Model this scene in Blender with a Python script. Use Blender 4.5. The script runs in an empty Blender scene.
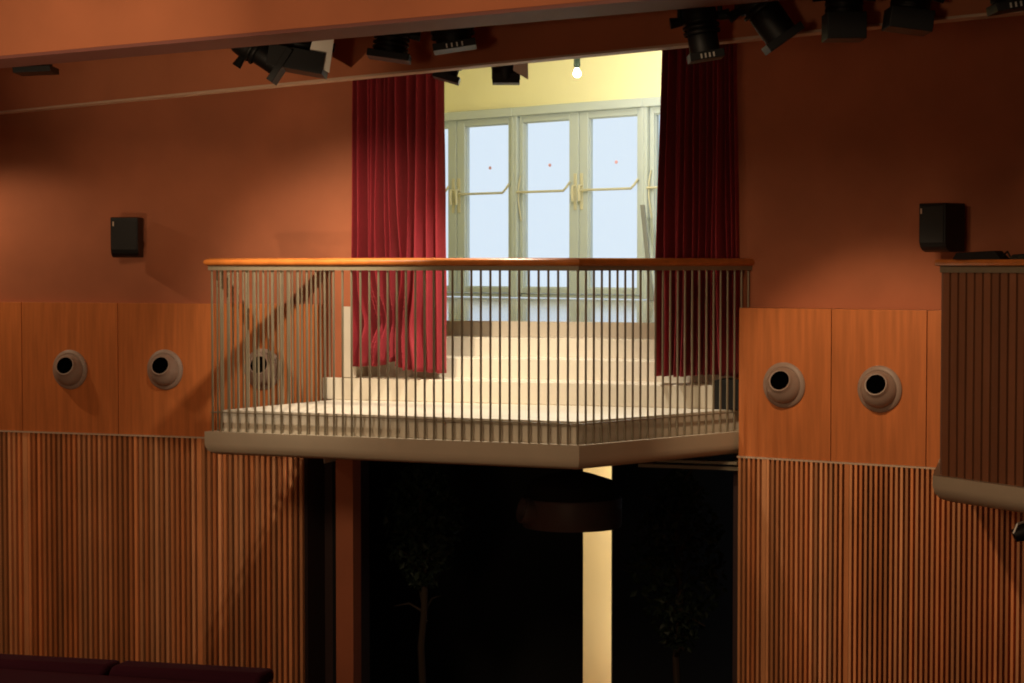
import bpy, bmesh, math, random
from mathutils import Vector, Matrix, noise
random.seed(7)
S = bpy.context.scene
COL = S.collection
R = math.radians
# ------------------------------------------------------------------ camera
ZE = 4.40                       # eye height above the hall floor
FPX = 1974.0
PITCH = math.atan((341.5-264)/FPX)
cd = bpy.data.cameras.new('camera'); cam = bpy.data.objects.new('camera', cd); COL.objects.link(cam)
cd.sensor_width = 36; cd.lens = FPX/1024*36; cd.clip_start = .05; cd.clip_end = 200
cam.location = (0, 0, ZE); cam.rotation_euler = (math.pi/2-PITCH, 0, 0)
S.camera = cam
CP, SP = math.cos(PITCH), math.sin(PITCH)
def ray(px, py):
    a = (px-512)/FPX; b = (341.5-py)/FPX
    return Vector((a, CP+b*SP, -SP+b*CP))
def P(px, py, D):
    r = ray(px, py); t = D/r.y
    return Vector((r.x*t, D, ZE+r.z*t))
class Fr:
    """vertical plane frame: o = XY origin, direction angle in degrees; d is distance towards the camera side"""
    def __init__(s, o, ang):
        s.o = Vector((o[0], o[1])); s.a = R(ang); s.u = Vector((math.cos(s.a), math.sin(s.a))); s.n = Vector((s.u.y, -s.u.x))
    def w(s, u, d, z):
        p = s.o+s.u*u+s.n*d
        return Vector((p.x, p.y, z))
    def hit(s, px, py, d=0):
        r = ray(px, py); o = s.o+s.n*d
        den = r.x*s.n.x+r.y*s.n.y
        t = (o.x*s.n.x+o.y*s.n.y)/den
        p = Vector((r.x*t, r.y*t, ZE+r.z*t))
        return p
    def uz(s, px, py, d=0):
        p = s.hit(px, py, d)
        return (Vector((p.x, p.y))-s.o).dot(s.u), p.z
# ------------------------------------------------------------------ materials
def mat(name, base, rough=.6, metal=0, spec=.5, noise_scale=None, noise_amt=.15, sheen=0, stretch=(1,1,1), bump=0, tone=0, detail=4):
    m = bpy.data.materials.new(name); m.use_nodes = True
    nt = m.node_tree; N = nt.nodes; L = nt.links; b = N['Principled BSDF']
    b.inputs['Base Color'].default_value = (*base, 1); b.inputs['Roughness'].default_value = rough
    b.inputs['Metallic'].default_value = metal; b.inputs['Specular IOR Level'].default_value = spec
    if sheen:
        b.inputs['Sheen Weight'].default_value = sheen; b.inputs['Sheen Roughness'].default_value = .4
        b.inputs['Sheen Tint'].default_value = (1, .25, .25, 1)
    cur = None
    if noise_scale:
        tc = N.new('ShaderNodeTexCoord'); mp = N.new('ShaderNodeMapping'); mp.inputs['Scale'].default_value = stretch
        nz = N.new('ShaderNodeTexNoise'); nz.inputs['Scale'].default_value = noise_scale; nz.inputs['Detail'].default_value = detail
        L.new(tc.outputs['Object'], mp.inputs['Vector']); L.new(mp.outputs['Vector'], nz.inputs['Vector'])
        rp = N.new('ShaderNodeValToRGB')
        e = rp.color_ramp.elements
        e[0].position = .3; e[1].position = .7
        e[0].color = (*[c*(1-noise_amt) for c in base], 1); e[1].color = (*[min(1, c*(1+noise_amt)) for c in base], 1)
        L.new(nz.outputs['Fac'], rp.inputs['Fac']); cur = rp.outputs['Color']
        L.new(cur, b.inputs['Base Color'])
        if bump:
            bp = N.new('ShaderNodeBump'); bp.inputs['Strength'].default_value = bump; bp.inputs['Distance'].default_value = .01
            L.new(nz.outputs['Fac'], bp.inputs['Height']); L.new(bp.outputs['Normal'], b.inputs['Normal'])
    if tone:
        at = N.new('ShaderNodeAttribute'); at.attribute_name = 'tone'
        mx = N.new('ShaderNodeMix'); mx.data_type = 'RGBA'; mx.blend_type = 'MULTIPLY'; mx.inputs[0].default_value = 1
        if cur: L.new(cur, mx.inputs[6])
        else: mx.inputs[6].default_value = (*base, 1)
        L.new(at.outputs['Color'], mx.inputs[7]); L.new(mx.outputs[2], b.inputs['Base Color'])
    return m
def emis(name, c, s):
    m = bpy.data.materials.new(name); m.use_nodes = True
    b = m.node_tree.nodes['Principled BSDF']; b.inputs['Base Color'].default_value = (*c, 1)
    b.inputs['Emission Color'].default_value = (*c, 1); b.inputs['Emission Strength'].default_value = s
    return m
M = dict(
 plaster=mat('terracotta_plaster', (.40,.128,.056), .85, noise_scale=1.3, noise_amt=.16, bump=.15, detail=8),
 plaster2=mat('soffit_plaster', (.46,.155,.068), .85, noise_scale=1.1, noise_amt=.14, detail=8),
 trimdark=mat('purple_brown_board', (.22,.085,.070), .6),
 wood=mat('cherry_veneer', (.56,.175,.050), .38, noise_scale=5, noise_amt=.17, stretch=(5,5,.35), detail=6),
 slat=mat('oiled_slat_wood', (.60,.225,.080), .5, noise_scale=7, noise_amt=.12, stretch=(1,1,.3), tone=1),
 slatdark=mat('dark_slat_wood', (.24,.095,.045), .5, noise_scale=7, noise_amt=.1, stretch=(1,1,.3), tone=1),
 backing=mat('dark_slat_backing', (.014,.004,.003), .8),
 recess=mat('plum_recess_shade', (.04,.018,.016), .8),  # plum darkened so the colour carries the shade of the recess
 alu=mat('grey_edge_trim', (.62,.45,.32), .45),
 cream=mat('cream_painted_step', (.70,.64,.52), .55, noise_scale=6, noise_amt=.03),
 fascia=mat('stone_grey_fascia', (.52,.44,.32), .5, noise_scale=5, noise_amt=.04),
 rod=mat('olive_grey_steel', (.25,.21,.14), .42, metal=.25),
 rail=mat('orange_oak_handrail', (.52,.16,.030), .35, noise_scale=12, noise_amt=.15, stretch=(1,1,1)),
 velvet=mat('crimson_velvet', (.27,.012,.022), .75, sheen=.35, noise_scale=30, noise_amt=.08),
 black=mat('black_enamel', (.005,.005,.005), .5, spec=.25),
 grille=mat('black_speaker_grille', (.009,.009,.008), .7, noise_scale=300, noise_amt=.4),
 blacks=mat('black_plastic', (.008,.008,.008), .5, spec=.3),
 grey=mat('brushed_grey', (.5,.47,.42), .35, metal=.6),
 white=mat('pale_gel_card', (.93,.90,.80), .6),
 noz=mat('taupe_nozzle', (.33,.235,.185), .5),
 hole=mat('nozzle_throat_shade', (.001,.001,.001), .95, spec=0),  # shallow disc; the shade of the hole is put into its colour
 yellow=mat('pale_yellow_paint', (.88,.81,.48), .8, noise_scale=.8, noise_amt=.03),
 frame=mat('sage_grey_frame', (.50,.55,.52), .45),
 brass=mat('pale_brass', (.62,.58,.40), .4, metal=.2),
 floorg=mat('polished_landing', (.34,.31,.25), .09, spec=.6),
 dark=mat('black_paint_and_shade', (.010,.009,.008), .9),  # foyer's darkness is put into this colour; cheek and lid are simply black
 corridor=mat('corridor_cream', (.90,.76,.48), .8),
 leaf=mat('dark_leaf', (.012,.025,.010), .6),
 bark=mat('bark', (.045,.028,.015), .8),
 pot=mat('dark_pot', (.03,.025,.02), .5),
 fix=mat('charcoal_fixture', (.13,.10,.095), .5),
 floor=mat('hall_parquet', (.20,.08,.035), .35, noise_scale=4, noise_amt=.2, stretch=(1,8,1)),
 seat=mat('plum_velvet', (.022,.002,.007), .9, sheen=.03, spec=.1),
 dot=mat('red_sticker', (.75,.40,.45), .6),
 gstrip=mat('grey_board', (.16,.16,.14), .5),
 bulb=emis('lamp_bulb', (1,.97,.85), 30),
 glow=emis('dim_reflection', (1,.5,.2), .0),
)
# frosted pane: light comes through it
def pane_mat():
    m = bpy.data.materials.new('frosted_pane'); m.use_nodes = True
    nt = m.node_tree; N = nt.nodes; L = nt.links; N.clear()
    o = N.new('ShaderNodeOutputMaterial'); mx = N.new('ShaderNodeMixShader'); mx.inputs[0].default_value = .93
    tr = N.new('ShaderNodeBsdfTransparent'); tr.inputs[0].default_value = (.97,.985,1,1)
    gl = N.new('ShaderNodeBsdfGlossy'); gl.inputs['Roughness'].default_value = .12
    L.new(gl.outputs[0], mx.inputs[1]); L.new(tr.outputs[0], mx.inputs[2]); L.new(mx.outputs[0], o.inputs[0])
    return m
M['pane'] = pane_mat()
# ------------------------------------------------------------------ builders
class MB:
    def __init__(s): s.v = []; s.f = []; s.tone = []
    def poly(s, pts, t=1.):
        i = len(s.v); s.v += [Vector(p) for p in pts]; s.f.append(list(range(i, i+len(pts)))); s.tone.append(t)
    def mesh(s, vs, fs, t=1.):
        i = len(s.v); s.v += [Vector(p) for p in vs]
        for f in fs: s.f.append([i+k for k in f]); s.tone.append(t)
        return s
    def hexa(s, p, t=1.):   # p: 8 points, 0-3 bottom ring, 4-7 top ring
        return s.mesh(p, [(3,2,1,0),(4,5,6,7),(0,1,5,4),(1,2,6,5),(2,3,7,6),(3,0,4,7)], t)
    def box(s, c, d, rot=None, t=1.):
        x, y, z = [k/2 for k in d]; c = Vector(c)
        q = [(-x,-y,-z),(x,-y,-z),(x,y,-z),(-x,y,-z),(-x,-y,z),(x,-y,z),(x,y,z),(-x,y,z)]
        return s.hexa([c+((rot@Vector(k)) if rot else Vector(k)) for k in q], t)
    def fbox(s, fr, u0, u1, d0, d1, z0, z1, t=1.):
        return s.hexa([fr.w(u0,d1,z0),fr.w(u1,d1,z0),fr.w(u1,d0,z0),fr.w(u0,d0,z0),
                       fr.w(u0,d1,z1),fr.w(u1,d1,z1),fr.w(u1,d0,z1),fr.w(u0,d0,z1)], t)
    def prism(s, pts, z0, z1):  # pts XY counterclockwise
        n = len(pts)
        vs = [(p[0],p[1],z0) for p in pts]+[(p[0],p[1],z1) for p in pts]
        return s.mesh(vs, [list(range(n))[::-1], list(range(n,2*n))]+[(i,(i+1)%n,n+(i+1)%n,n+i) for i in range(n)])
    def tube(s, pts, r, n=10, cap=True):
        pts = [Vector(p) for p in pts]
        rs = r if isinstance(r, (list,tuple)) else [r]*len(pts)
        vs = []; fs = []
        up = None
        for i, p in enumerate(pts):
            t = (pts[min(i+1,len(pts)-1)]-pts[max(i-1,0)]).normalized()
            if up is None:
                up = Vector((0,0,1)) if abs(t.z) < .9 else Vector((1,0,0))
            a = t.cross(up).normalized(); b = a.cross(t).normalized(); up = b
            for k in range(n):
                w = 2*math.pi*k/n
                vs.append(p+a*math.cos(w)*rs[i]+b*math.sin(w)*rs[i])
        for i in range(len(pts)-1):
            for k in range(n):
                fs.append((i*n+k, i*n+(k+1)%n, (i+1)*n+(k+1)%n, (i+1)*n+k))
        if cap:
            fs.append(list(range(n))[::-1]); fs.append([len(vs)-n+k for k in range(n)])
        return s.mesh(vs, fs)
    def lathe(s, prof, n=28, Mx=None):  # prof [(r,z)], axis z
        vs = []; fs = []
        for r, z in prof:
            for k in range(n):
                w = 2*math.pi*k/n; v = Vector((r*math.cos(w), r*math.sin(w), z)); vs.append(Mx@v if Mx else v)
        for i in range(len(prof)-1):
            for k in range(n): fs.append((i*n+k, i*n+(k+1)%n, (i+1)*n+(k+1)%n, (i+1)*n+k))
        return s.mesh(vs, fs)
    def sweep(s, path, prof):   # path XY open polyline, prof closed [(o,z)], o to the right-hand side of travel
        path = [Vector(p) for p in path]; n = len(prof); vs = []; fs = []
        for i, p in enumerate(path):
            ds = []
            if i > 0: ds.append((p-path[i-1]).normalized())
            if i < len(path)-1: ds.append((path[i+1]-p).normalized())
            ns = [Vector((d.y,-d.x)) for d in ds]
            nn = sum(ns, Vector((0,0))).normalized(); k = 1/max(.3, nn.dot(ns[0]))
            for o, z in prof: vs.append((p.x+nn.x*k*o, p.y+nn.y*k*o, z))
        for i in range(len(path)-1):
            for k in range(n): fs.append((i*n+k, i*n+(k+1)%n, (i+1)*n+(k+1)%n, (i+1)*n+k))
        fs.append(list(range(n))[::-1]); fs.append([len(vs)-n+k for k in range(n)])
        return s.mesh(vs, fs)
def tag(o, label=None, cat=None, group=None, kind=None):
    if label: o['label'] = label
    if cat: o['category'] = cat
    if group: o['group'] = group
    if kind: o['kind'] = kind
    return o
def empty(name, loc, label, cat, group=None, rot=None):
    o = bpy.data.objects.new(name, None); COL.objects.link(o); o.location = loc; o.empty_display_size = .1
    if rot: o.rotation_euler = rot
    return tag(o, label, cat, group)
def wpos(o):
    v = Vector((0,0,0))
    while o: v += o.location; o = o.parent
    return v
def build(mb, name, m, parent=None, local=False, smooth=False, bevel=0, tone=False, solid=0):
    """world-space verts -> one object whose origin sits at its base (or at its parent's origin)"""
    if local: off = Vector((0,0,0))
    elif parent: off = wpos(parent)
    else:
        xs = [v.x for v in mb.v]; ys = [v.y for v in mb.v]; zs = [v.z for v in mb.v]
        off = Vector(((min(xs)+max(xs))/2, (min(ys)+max(ys))/2, min(zs)))
    me = bpy.data.meshes.new(name); me.from_pydata([v-off for v in mb.v], [], mb.f); me.validate()
    if tone:
        a = me.color_attributes.new('tone', 'FLOAT_COLOR', 'CORNER'); k = 0
        for i, p in enumerate(me.polygons):
            t = mb.tone[i] if i < len(mb.tone) else 1
            c = t if isinstance(t, tuple) else (t, t, t)
            for _ in range(p.loop_total): a.data[k].color = (*c, 1); k += 1
    if not tone:
        b = bmesh.new(); b.from_mesh(me); bmesh.ops.recalc_face_normals(b, faces=b.faces); b.to_mesh(me); b.free()
    if smooth:
        for p in me.polygons: p.use_smooth = True
        if hasattr(me, 'set_sharp_from_angle'): me.set_sharp_from_angle(angle=R(40))
    me.materials.append(m)
    o = bpy.data.objects.new(name, me); COL.objects.link(o)
    if parent: o.parent = parent
    else: o.location = off
    if bevel:
        bv = o.modifiers.new('bevel', 'BEVEL'); bv.width = bevel; bv.segments = 3; bv.limit_method = 'ANGLE'
    if solid:
        sd = o.modifiers.new('solid', 'SOLIDIFY'); sd.thickness = solid
    return o
def struct(mb, name, m, **k):
    o = build(mb, name, m, **k); o['kind'] = 'structure'; return o
def copy_tree(o, parent=None):
    c = o.copy(); COL.objects.link(c)
    if parent: c.parent = parent
    for ch in list(o.children):
        if ch is not c: copy_tree(ch, c)
    return c
def lamp_group(name, kind, loc, **k):
    l = bpy.data.lights.new(name, kind); o = bpy.data.objects.new(name, l); COL.objects.link(o); o.location = loc
    for a, v in k.items():
        if a == 'aim': o.rotation_euler = (Vector(v)-Vector(loc)).to_track_quat('-Z', 'Y').to_euler()
        else: setattr(l, a, v)
    return o
# ------------------------------------------------------------------ setting: plan
DECK = ZE-1.04
CEIL = ZE+3.0
LW = Fr((-4.197, 16.18), -19.6)          # left wall plane
RW = Fr((1.59, 13.97), -33.0)            # front of the right hand wood panelling
PR = .20                                 # the right plaster stands back behind the panelling
ST = Fr((-1.46, 15.15), -19.6)           # first stair riser
uJ, _ = LW.uz(353, 330)                  # left jamb of the upper opening
uO1, _ = LW.uz(353, 560)                 # left jamb of the dark opening below
uSl, _ = LW.uz(308.5, 560)               # end of left slats
uC0, _ = LW.uz(336, 560)
# right plaster frame
RP = Fr(RW.w(RW.uz(735.5, 200, -PR)[0], -PR, 0)[:2], -33.0)
TOPZ = ZE-.31; BOTZ = ZE-1.36            # wood panel band
T = .34                                  # wall thickness
# left wall: upper plaster (above deck) and lower
mb = MB(); mb.fbox(LW, -6.5, uJ, -T, 0, DECK-.02, CEIL)
struct(mb, 'wall_left', M['plaster'])
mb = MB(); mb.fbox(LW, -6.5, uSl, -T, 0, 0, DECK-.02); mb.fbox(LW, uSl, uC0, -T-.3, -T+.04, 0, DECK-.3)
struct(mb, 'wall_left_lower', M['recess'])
mb = MB(); mb.fbox(LW, uC0, uO1, -.15, .0, 0, DECK-.30)
struct(mb, 'wall_left_pier', M['plaster'])
# header over the opening (hidden by the beam) and lintel below the landing
mb = MB(); mb.hexa([LW.w(uJ,0,ZE+1.95), RP.w(0,0,ZE+1.95), RP.w(0,-T,ZE+1.95), LW.w(uJ,-T,ZE+1.95),
                    LW.w(uJ,0,CEIL), RP.w(0,0,CEIL), RP.w(0,-T,CEIL), LW.w(uJ,-T,CEIL)])
struct(mb, 'wall_back_header', M['plaster'])
# right plaster wall
mb = MB(); mb.fbox(RP, 0, 9, -T, 0, 0, CEIL)
struct(mb, 'wall_right', M['plaster'])
# hall shell
wl = LW.w(-6.5, 0, 0); wr = RP.w(9, 0, 0)
HX0, HX1, HY0 = wl.x+.3, wr.x-.3, -4.0
mb = MB(); mb.box(((HX0+HX1)/2, 12, -.1), (HX1-HX0+6, 38, .2)); struct(mb, 'floor', M['floor'])
mb = MB(); mb.box(((HX0+HX1)/2, 6.5, CEIL+.4), (HX1-HX0+2, 22, .2)); struct(mb, 'ceiling', M['plaster'])
mb = MB(); mb.box((HX0-.1, 7, (CEIL+.3)/2), (.2, 22.5, CEIL+.3)); struct(mb, 'wall_side_left', M['plaster'])
mb = MB(); mb.box((HX1+.1, 3, (CEIL+.3)/2), (.2, 14.5, CEIL+.3)); struct(mb, 'wall_side_right', M['plaster'])
mb = MB(); mb.box(((HX0+HX1)/2, HY0-.1, (CEIL+.3)/2), (HX1-HX0+.4, .2, CEIL+.3)); struct(mb, 'wall_rear', M['plaster'])
# ceiling bulkhead beams
def beam(name, p0, p1, thick, zb, m, extra0=0, extra1=0, lip=None):
    a = Vector(p0); b = Vector(p1); d = (b-a).normalized(); a = a-d*extra0; b = b+d*extra1
    ang = math.degrees(math.atan2(d.y, d.x)); fr = Fr(a, ang); L = (b-a).length
    mb = MB(); mb.fbox(fr, 0, L, -thick, 0, zb, CEIL+.3)
    o = struct(mb, name, m)
    return fr, L, o
H1, H2 = 1.30, 1.20
def onh(px, py, h):
    r = ray(px, py); t = h/r.z; return Vector((r.x*t, r.y*t))
b1a, b1b = onh(0, 59, H1), onh(570, 7, H1)
b2a, b2b = onh(0, 113, H2), onh(1024, 12, H2)
B1, L1, _ = beam('ceiling_beam_front', b1a, b1b, .38, ZE+H1+.02, M['plaster2'], 2.5, 5)
mb = MB(); mb.fbox(B1, 0, L1, -.40, -.005, ZE+H1, ZE+H1+.02); struct(mb, 'trim_1', M['trimdark'])
B2, L2, _ = beam('ceiling_beam_back', b2a, b2b, .10, ZE+H2+.012, M['plaster2'], .9, 3)
mb = MB(); mb.fbox(B2, 0, L2, -.105, .004, ZE+H2, ZE+H2+.014); struct(mb, 'trim_2', M['alu'])
# ------------------------------------------------------------------ wall cladding: slats
def slats(fr, u0, u1, pitch, z0, z1, d0, depth, name, m, label, dark=.45):
    root = empty(name, fr.w((u0+u1)/2, d0, z0), label, 'wall panelling')
    mb = MB(); mb.fbox(fr, u0, u1, d0, d0+.012, z0, z1); build(mb, 'backing_board', M['backing'], root)
    mb = MB(); n = int((u1-u0)/pitch); rnd = random.Random(int(abs(u0*100)))
    for i in range(n):
        a = u0+(i+.18)*pitch; w = pitch*.50
        if i % 17 == 5 and rnd.random() < .8: w = pitch*.92
        v = rnd.choice((.85,.95,1.0,1.1,1.25,1.5))*rnd.uniform(.93,1.07); g = rnd.uniform(.92, 1.22)
        mb.fbox(fr, a, a+w, d0+.012, d0+depth, z0, z1, t=(v, v*g, v*g*g))
    build(mb, 'slats', m, root, tone=True)
    return root
slats(LW, -6.4, uSl, .0470, .02, BOTZ-.012, .0, .05, 'slat_cladding', M['slat'], 'vertical wood slat panelling under the left row of air nozzles')
uR0, _ = RW.uz(737, 560)
uR1 = uR0+8.0
slats(RW, uR0+.005, uR1, .0368, .02, BOTZ-.012, -PR+.01, PR-.0, 'slat_cladding', M['slat'], 'vertical wood slat panelling right of the black doorway')
# edge trims
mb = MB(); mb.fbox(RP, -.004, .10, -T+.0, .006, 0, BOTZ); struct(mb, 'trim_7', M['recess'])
mb = MB(); mb.fbox(LW, -6.4, uSl+.25, .0, .062, BOTZ-.012, BOTZ); struct(mb, 'trim_3', M['alu'])
mb = MB(); mb.fbox(RW, uR0, uR1, -PR+.01, .012, BOTZ-.012, BOTZ); struct(mb, 'trim_4', M['alu'])
# veneer panels
def panel(fr, x0, x1, ymid, d, gap, label, back, u0=None, u1=None):
    a = fr.uz(x0, ymid, d)[0] if u0 is None else u0
    b = fr.uz(x1, ymid, d)[0] if u1 is None else u1
    mb = MB(); mb.fbox(fr, a+gap/2, b-gap/2, back, d, BOTZ+.001, TOPZ)
    o = build(mb, 'veneer_panel', M['wood'], bevel=.002)
    tag(o, label, 'wall panel', 'panels left of the view' if 'further left' in label else None)
    return a, b
LWN = [(-74,22,'orange wood wall panel at the far left edge, no nozzle in view'),
       (22,118,'orange wood wall panel behind the far left round nozzle'),
       (118,215,'orange wood wall panel behind the second round nozzle from the left'),
       (215,311,'orange wood wall panel seen through the left end of the balcony railing'),]
a = LW.uz(-74, 370, .05)[0]
for k in range(3): panel(LW, 0, 0, 370, .05, .006, 'orange wood wall panel further left than the leftmost nozzle panel', .0, u0=a-.9*(k+1), u1=a-.9*k)
for x0, x1, lb in LWN: panel(LW, x0, x1, 370, .05, .006, lb, .0)
panel(LW, 311, 321, 370, .05, .006, 'narrow wood strip beside the stair, left of the red curtain', .0)
RWN = [(738.5,831,'orange wood wall panel just right of the balcony, with a round nozzle'),
       (831,926.5,'orange wood wall panel with the rightmost round nozzle'),
       (926.5,1022,'orange wood wall panel mostly hidden by the slatted right balcony')]
for x0, x1, lb in RWN: panel(RW, x0, x1, 384, 0.0, .006, lb, -PR+.01)
# ------------------------------------------------------------------ air nozzles
def make_nozzle():
    root = empty('air_nozzle', (0,0,0), '', 'air nozzle')
    mb = MB(); mb.lathe([(.0,.0),(.158,.0),(.160,.010),(.150,.022),(.132,.026),(.122,.020),(.0,.020)], 40)
    build(mb, 'flange', M['noz'], root, local=True, smooth=True)
    tl = Matrix.Rotation(R(6), 4, 'Y') @ Matrix.Rotation(R(-20), 4, 'X')
    prof = [(.132,-.02),(.134,.01),(.128,.035),(.114,.060),(.096,.080),(.084,.092),(.080,.106),(.076,.111),(.068,.110)]
    mb = MB(); mb.lathe(prof, 40, tl); build(mb, 'nozzle_cone', M['noz'], root, local=True, smooth=True)
    mb = MB(); mb.lathe([(.0685,.1095),(.063,.100),(.055,.090),(.0,.086)], 32, tl); build(mb, 'throat', M['hole'], root, local=True, smooth=True)
    return root
nz0 = make_nozzle()
noz = [(LW, 70.5, 369.5, .05, 'leftmost round taupe air nozzle on the wood wall panel'),
       (LW, 165.5, 369.5, .05, 'round taupe air nozzle between the leftmost nozzle and the railing'),
       (LW, 263.5, 369, .05, 'round taupe air nozzle seen through the balcony railing'),
       (RW, 784.5, 385, .0, 'round taupe air nozzle just right of the balcony'),
       (RW, 880, 389, .0, 'rightmost round taupe air nozzle, beside the slatted balcony')]
for i, (fr, x, y, d, lb) in enumerate(noz):
    o = nz0 if i == 0 else copy_tree(nz0)
    p = fr.hit(x, y, d); o.location = p
    # local z -> outward normal, local y -> up
    n = Vector((fr.n.x, fr.n.y, 0)); up = Vector((0,0,1)); xx = up.cross(n)
    o.rotation_euler = Matrix((xx, up, n)).transposed().to_euler()
    o['label'] = lb; o['group'] = 'air nozzles along the wood panels'
    # local +y is up; tilt the nozzle so its mouth points up a little
# ------------------------------------------------------------------ balcony
A = Vector((-2.130, 14.02)); B = Vector((.432, 12.95)); C = RP.hit(748.5, 262, .015); C = Vector((C.x, C.y))
E = LW.w(LW.uz(333, 330)[0], 0, 0); E = Vector((E.x, E.y))
balc = empty('balcony', (0, 14.4, DECK-.32), 'projecting cream balcony with wood handrail and steel balusters under the window', 'balcony')
def inset(path, k):
    mbx = MB(); mbx.sweep(path, [(-k,0),(-k-.001,0),(-k,1)]); return [Vector((mbx.v[i*3].x, mbx.v[i*3].y)) for i in range(len(path))]
path = [E, A, B, C]
inn = inset(path, .045)
# deck slab
ll = LW.w(uJ-.30, -T+.02, 0); jb = LW.w(uJ+.01, -T, 0); rr = RP.w(0.0, -T, 0)
mb = MB()
poly = [inn[0], inn[1], inn[2], inn[3], RP.w(.1, .0, 0)[:2], RP.w(-.02,-.25,0)[:2], ST.w(2.6,-.4,0)[:2], LW.w(uJ+.02, -.3, 0)[:2], LW.w(uJ+.02, 0, 0)[:2]]
mb.prism([Vector(p) for p in poly], DECK-.30, DECK)
build(mb, 'deck', M['cream'], balc)
z = DECK
prof = [(.038,z-.15),(.038,z-.235),(.034,z-.262),(.022,z-.288),(.0,z-.306),(-.03,z-.315),(-.30,z-.318),(-.30,z-.302),(-.043,z-.302),(-.043,z-.15)]
mb = MB(); mb.sweep(path, prof); build(mb, 'fascia', M['fascia'], balc, smooth=True)
# handrail
rz = ZE+.012
prof = [(.040*math.cos(t)+0, rz+.029*math.sin(t)) for t in [2*math.pi*k/14 for k in range(14)]][::-1]
Cx = C+(C-B).normalized()*.02
mb = MB(); mb.sweep([E, A, B, Cx], prof); build(mb, 'handrail', M['rail'], balc, smooth=True)
mb = MB(); mb.sweep([E, A, B, Cx], [(.018,rz-.056),(-.018,rz-.056),(-.018,rz-.026),(.018,rz-.026)]); build(mb, 'rail_flat_bar', M['rod'], balc)
mb = MB(); mb.sweep([E, A, B, C], [(.010,z-.018),(-.006,z-.018),(-.006,z-.010),(.010,z-.010)]); build(mb, 'lower_rail', M['rod'], balc)
def rodmesh():
    mb = MB(); mb.tube([(0,0,0),(0,0,rz-.05-(z-.15))], .0078, 8); return mb
rod0 = None
def rods(p, q, n, skip0=False):
    global rod0
    for i in range(1 if skip0 else 0, n+1):
        v = p.lerp(q, i/n)
        if rod0 is None:
            rod0 = build(rodmesh(), 'baluster', M['rod'], None, local=True, smooth=True); o = rod0
        else:
            o = rod0.copy(); COL.objects.link(o)
        o.parent = balc; o.location = Vector((v.x, v.y, z-.15))-balc.location
tA = A+(B-A).normalized()*.012
rods(A, B, 40); rods(B, C, 23, True)
Eb = A.lerp(E, .97); rods(A, Eb, 24, True)
# ------------------------------------------------------------------ stair
tops = [ZE-.871, ZE-.718, ZE-.573, ZE-.453]
# alcove plan
AL = [LW.w(uJ+.0,-T+.02,0)[:2], (-3.4, 29.9), (4.6, 22.2), RP.w(.02,-T+.05,0)[:2]]
stair = empty('staircase', ST.w(1.5, 0, DECK), 'four cream steps rising from the balcony deck towards the window', 'stairs')
tread = .31
uF = ST.uz(714.5, 395)[0]
uL2 = .30
for i, zt in enumerate(tops):
    d = -tread*i
    u0 = 0.0 if i == 0 else (uJ - LW.uz(323,390)[0] - .16)
    mb = MB()
    zb = DECK if i == 0 else tops[i-1]
    if i == 0:
        mb.prism([ST.w(0,0,0)[:2], ST.w(uF,0,0)[:2], ST.w(uF,-tread-.02,0)[:2], ST.w(.25,-tread-.02,0)[:2], ST.w(.16,-.05,0)[:2], ST.w(0,-.05,0)[:2]], zb, zt)
        o = build(mb, 'step', M['cream'], stair, bevel=.008)
    else:
        mb.fbox(ST, u0, uF+.35*i/3.+.0, d-tread-.02, d, DECK, zt)
        o = build(mb, 'step', M['cream'], stair, bevel=.006)
uq0 = uF+.004; uq1 = ST.uz(741, 400)[0]
mb = MB(); mb.fbox(ST, uq0, uq1, -.30, .02, DECK+.001, ZE-.83); build(mb, 'side_cheek', M['dark'], stair, bevel=.004)
# landing floor as a broad polished slab
mb = MB(); ex = lambda fr,u,d: fr.w(u,d,0)[:2]
d3 = -tread*3-.03
mb.prism([ex(ST,.1,d3), ex(ST,uF+.55,d3), (4.65,22.2), (-3.4,29.9)], tops[3]-.12, tops[3]+.0005)
struct(mb, 'floor_landing', M['floorg'])
# ------------------------------------------------------------------ alcove walls, ceiling
WF = None
q0 = P(442, 200, 27.4); q1 = P(660, 200, 24.7)
wang = math.degrees(math.atan2(q1.y-q0.y, q1.x-q0.x))
WF = Fr((q0.x, q0.y), wang)
ACEIL = ZE+3.4
uA = -3.2; uB = 6.2
_, zwt = WF.uz(550, 108)     # top of window head
# window band spans u from uw0..uw1
_m = (WF.uz(508.8,200)[0]+WF.uz(528.6,200)[0])/2; _j = (WF.uz(570.6,200)[0]+WF.uz(592.6,200)[0])/2
uw0 = _m-2*(_j-_m); uw1 = _m+4*(_j-_m)
ZL = tops[3]
mb = MB(); mb.fbox(WF, uA, uB, -.25, 0, zwt+.0, ACEIL)
mb.fbox(WF, uA, uw0, -.25, 0, ZL-.1, zwt); mb.fbox(WF, uw1, uB, -.25, 0, ZL-.1, zwt)
struct(mb, 'wall_window', M['yellow'])
def seg(name, p, q, z0, z1, m, th=.15):
    p = Vector(p[:2]); q = Vector(q[:2]); d = (q-p).normalized(); fr = Fr(p, math.degrees(math.atan2(d.y, d.x)))
    mb = MB(); mb.fbox(fr, 0, (q-p).length, -th, 0, z0, z1); return struct(mb, name, m)
seg('wall_alcove_left', LW.w(uJ-.02,-T-.01,0), WF.w(uA+.1,0,0), ZL-.2, ACEIL, M['yellow'])
seg('wall_alcove_right', WF.w(uB-.1,0,0), RP.w(.12,-T-.01,0), ZL-.2, ACEIL, M['yellow'])
mb = MB(); mb.prism([LW.w(uJ-.3,-T,0)[:2], RP.w(.3,-T,0)[:2], WF.w(uB,-.2,0)[:2], WF.w(uA,-.2,0)[:2]], ACEIL, ACEIL+.15)
struct(mb, 'ceiling_alcove', M['yellow'])
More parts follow.
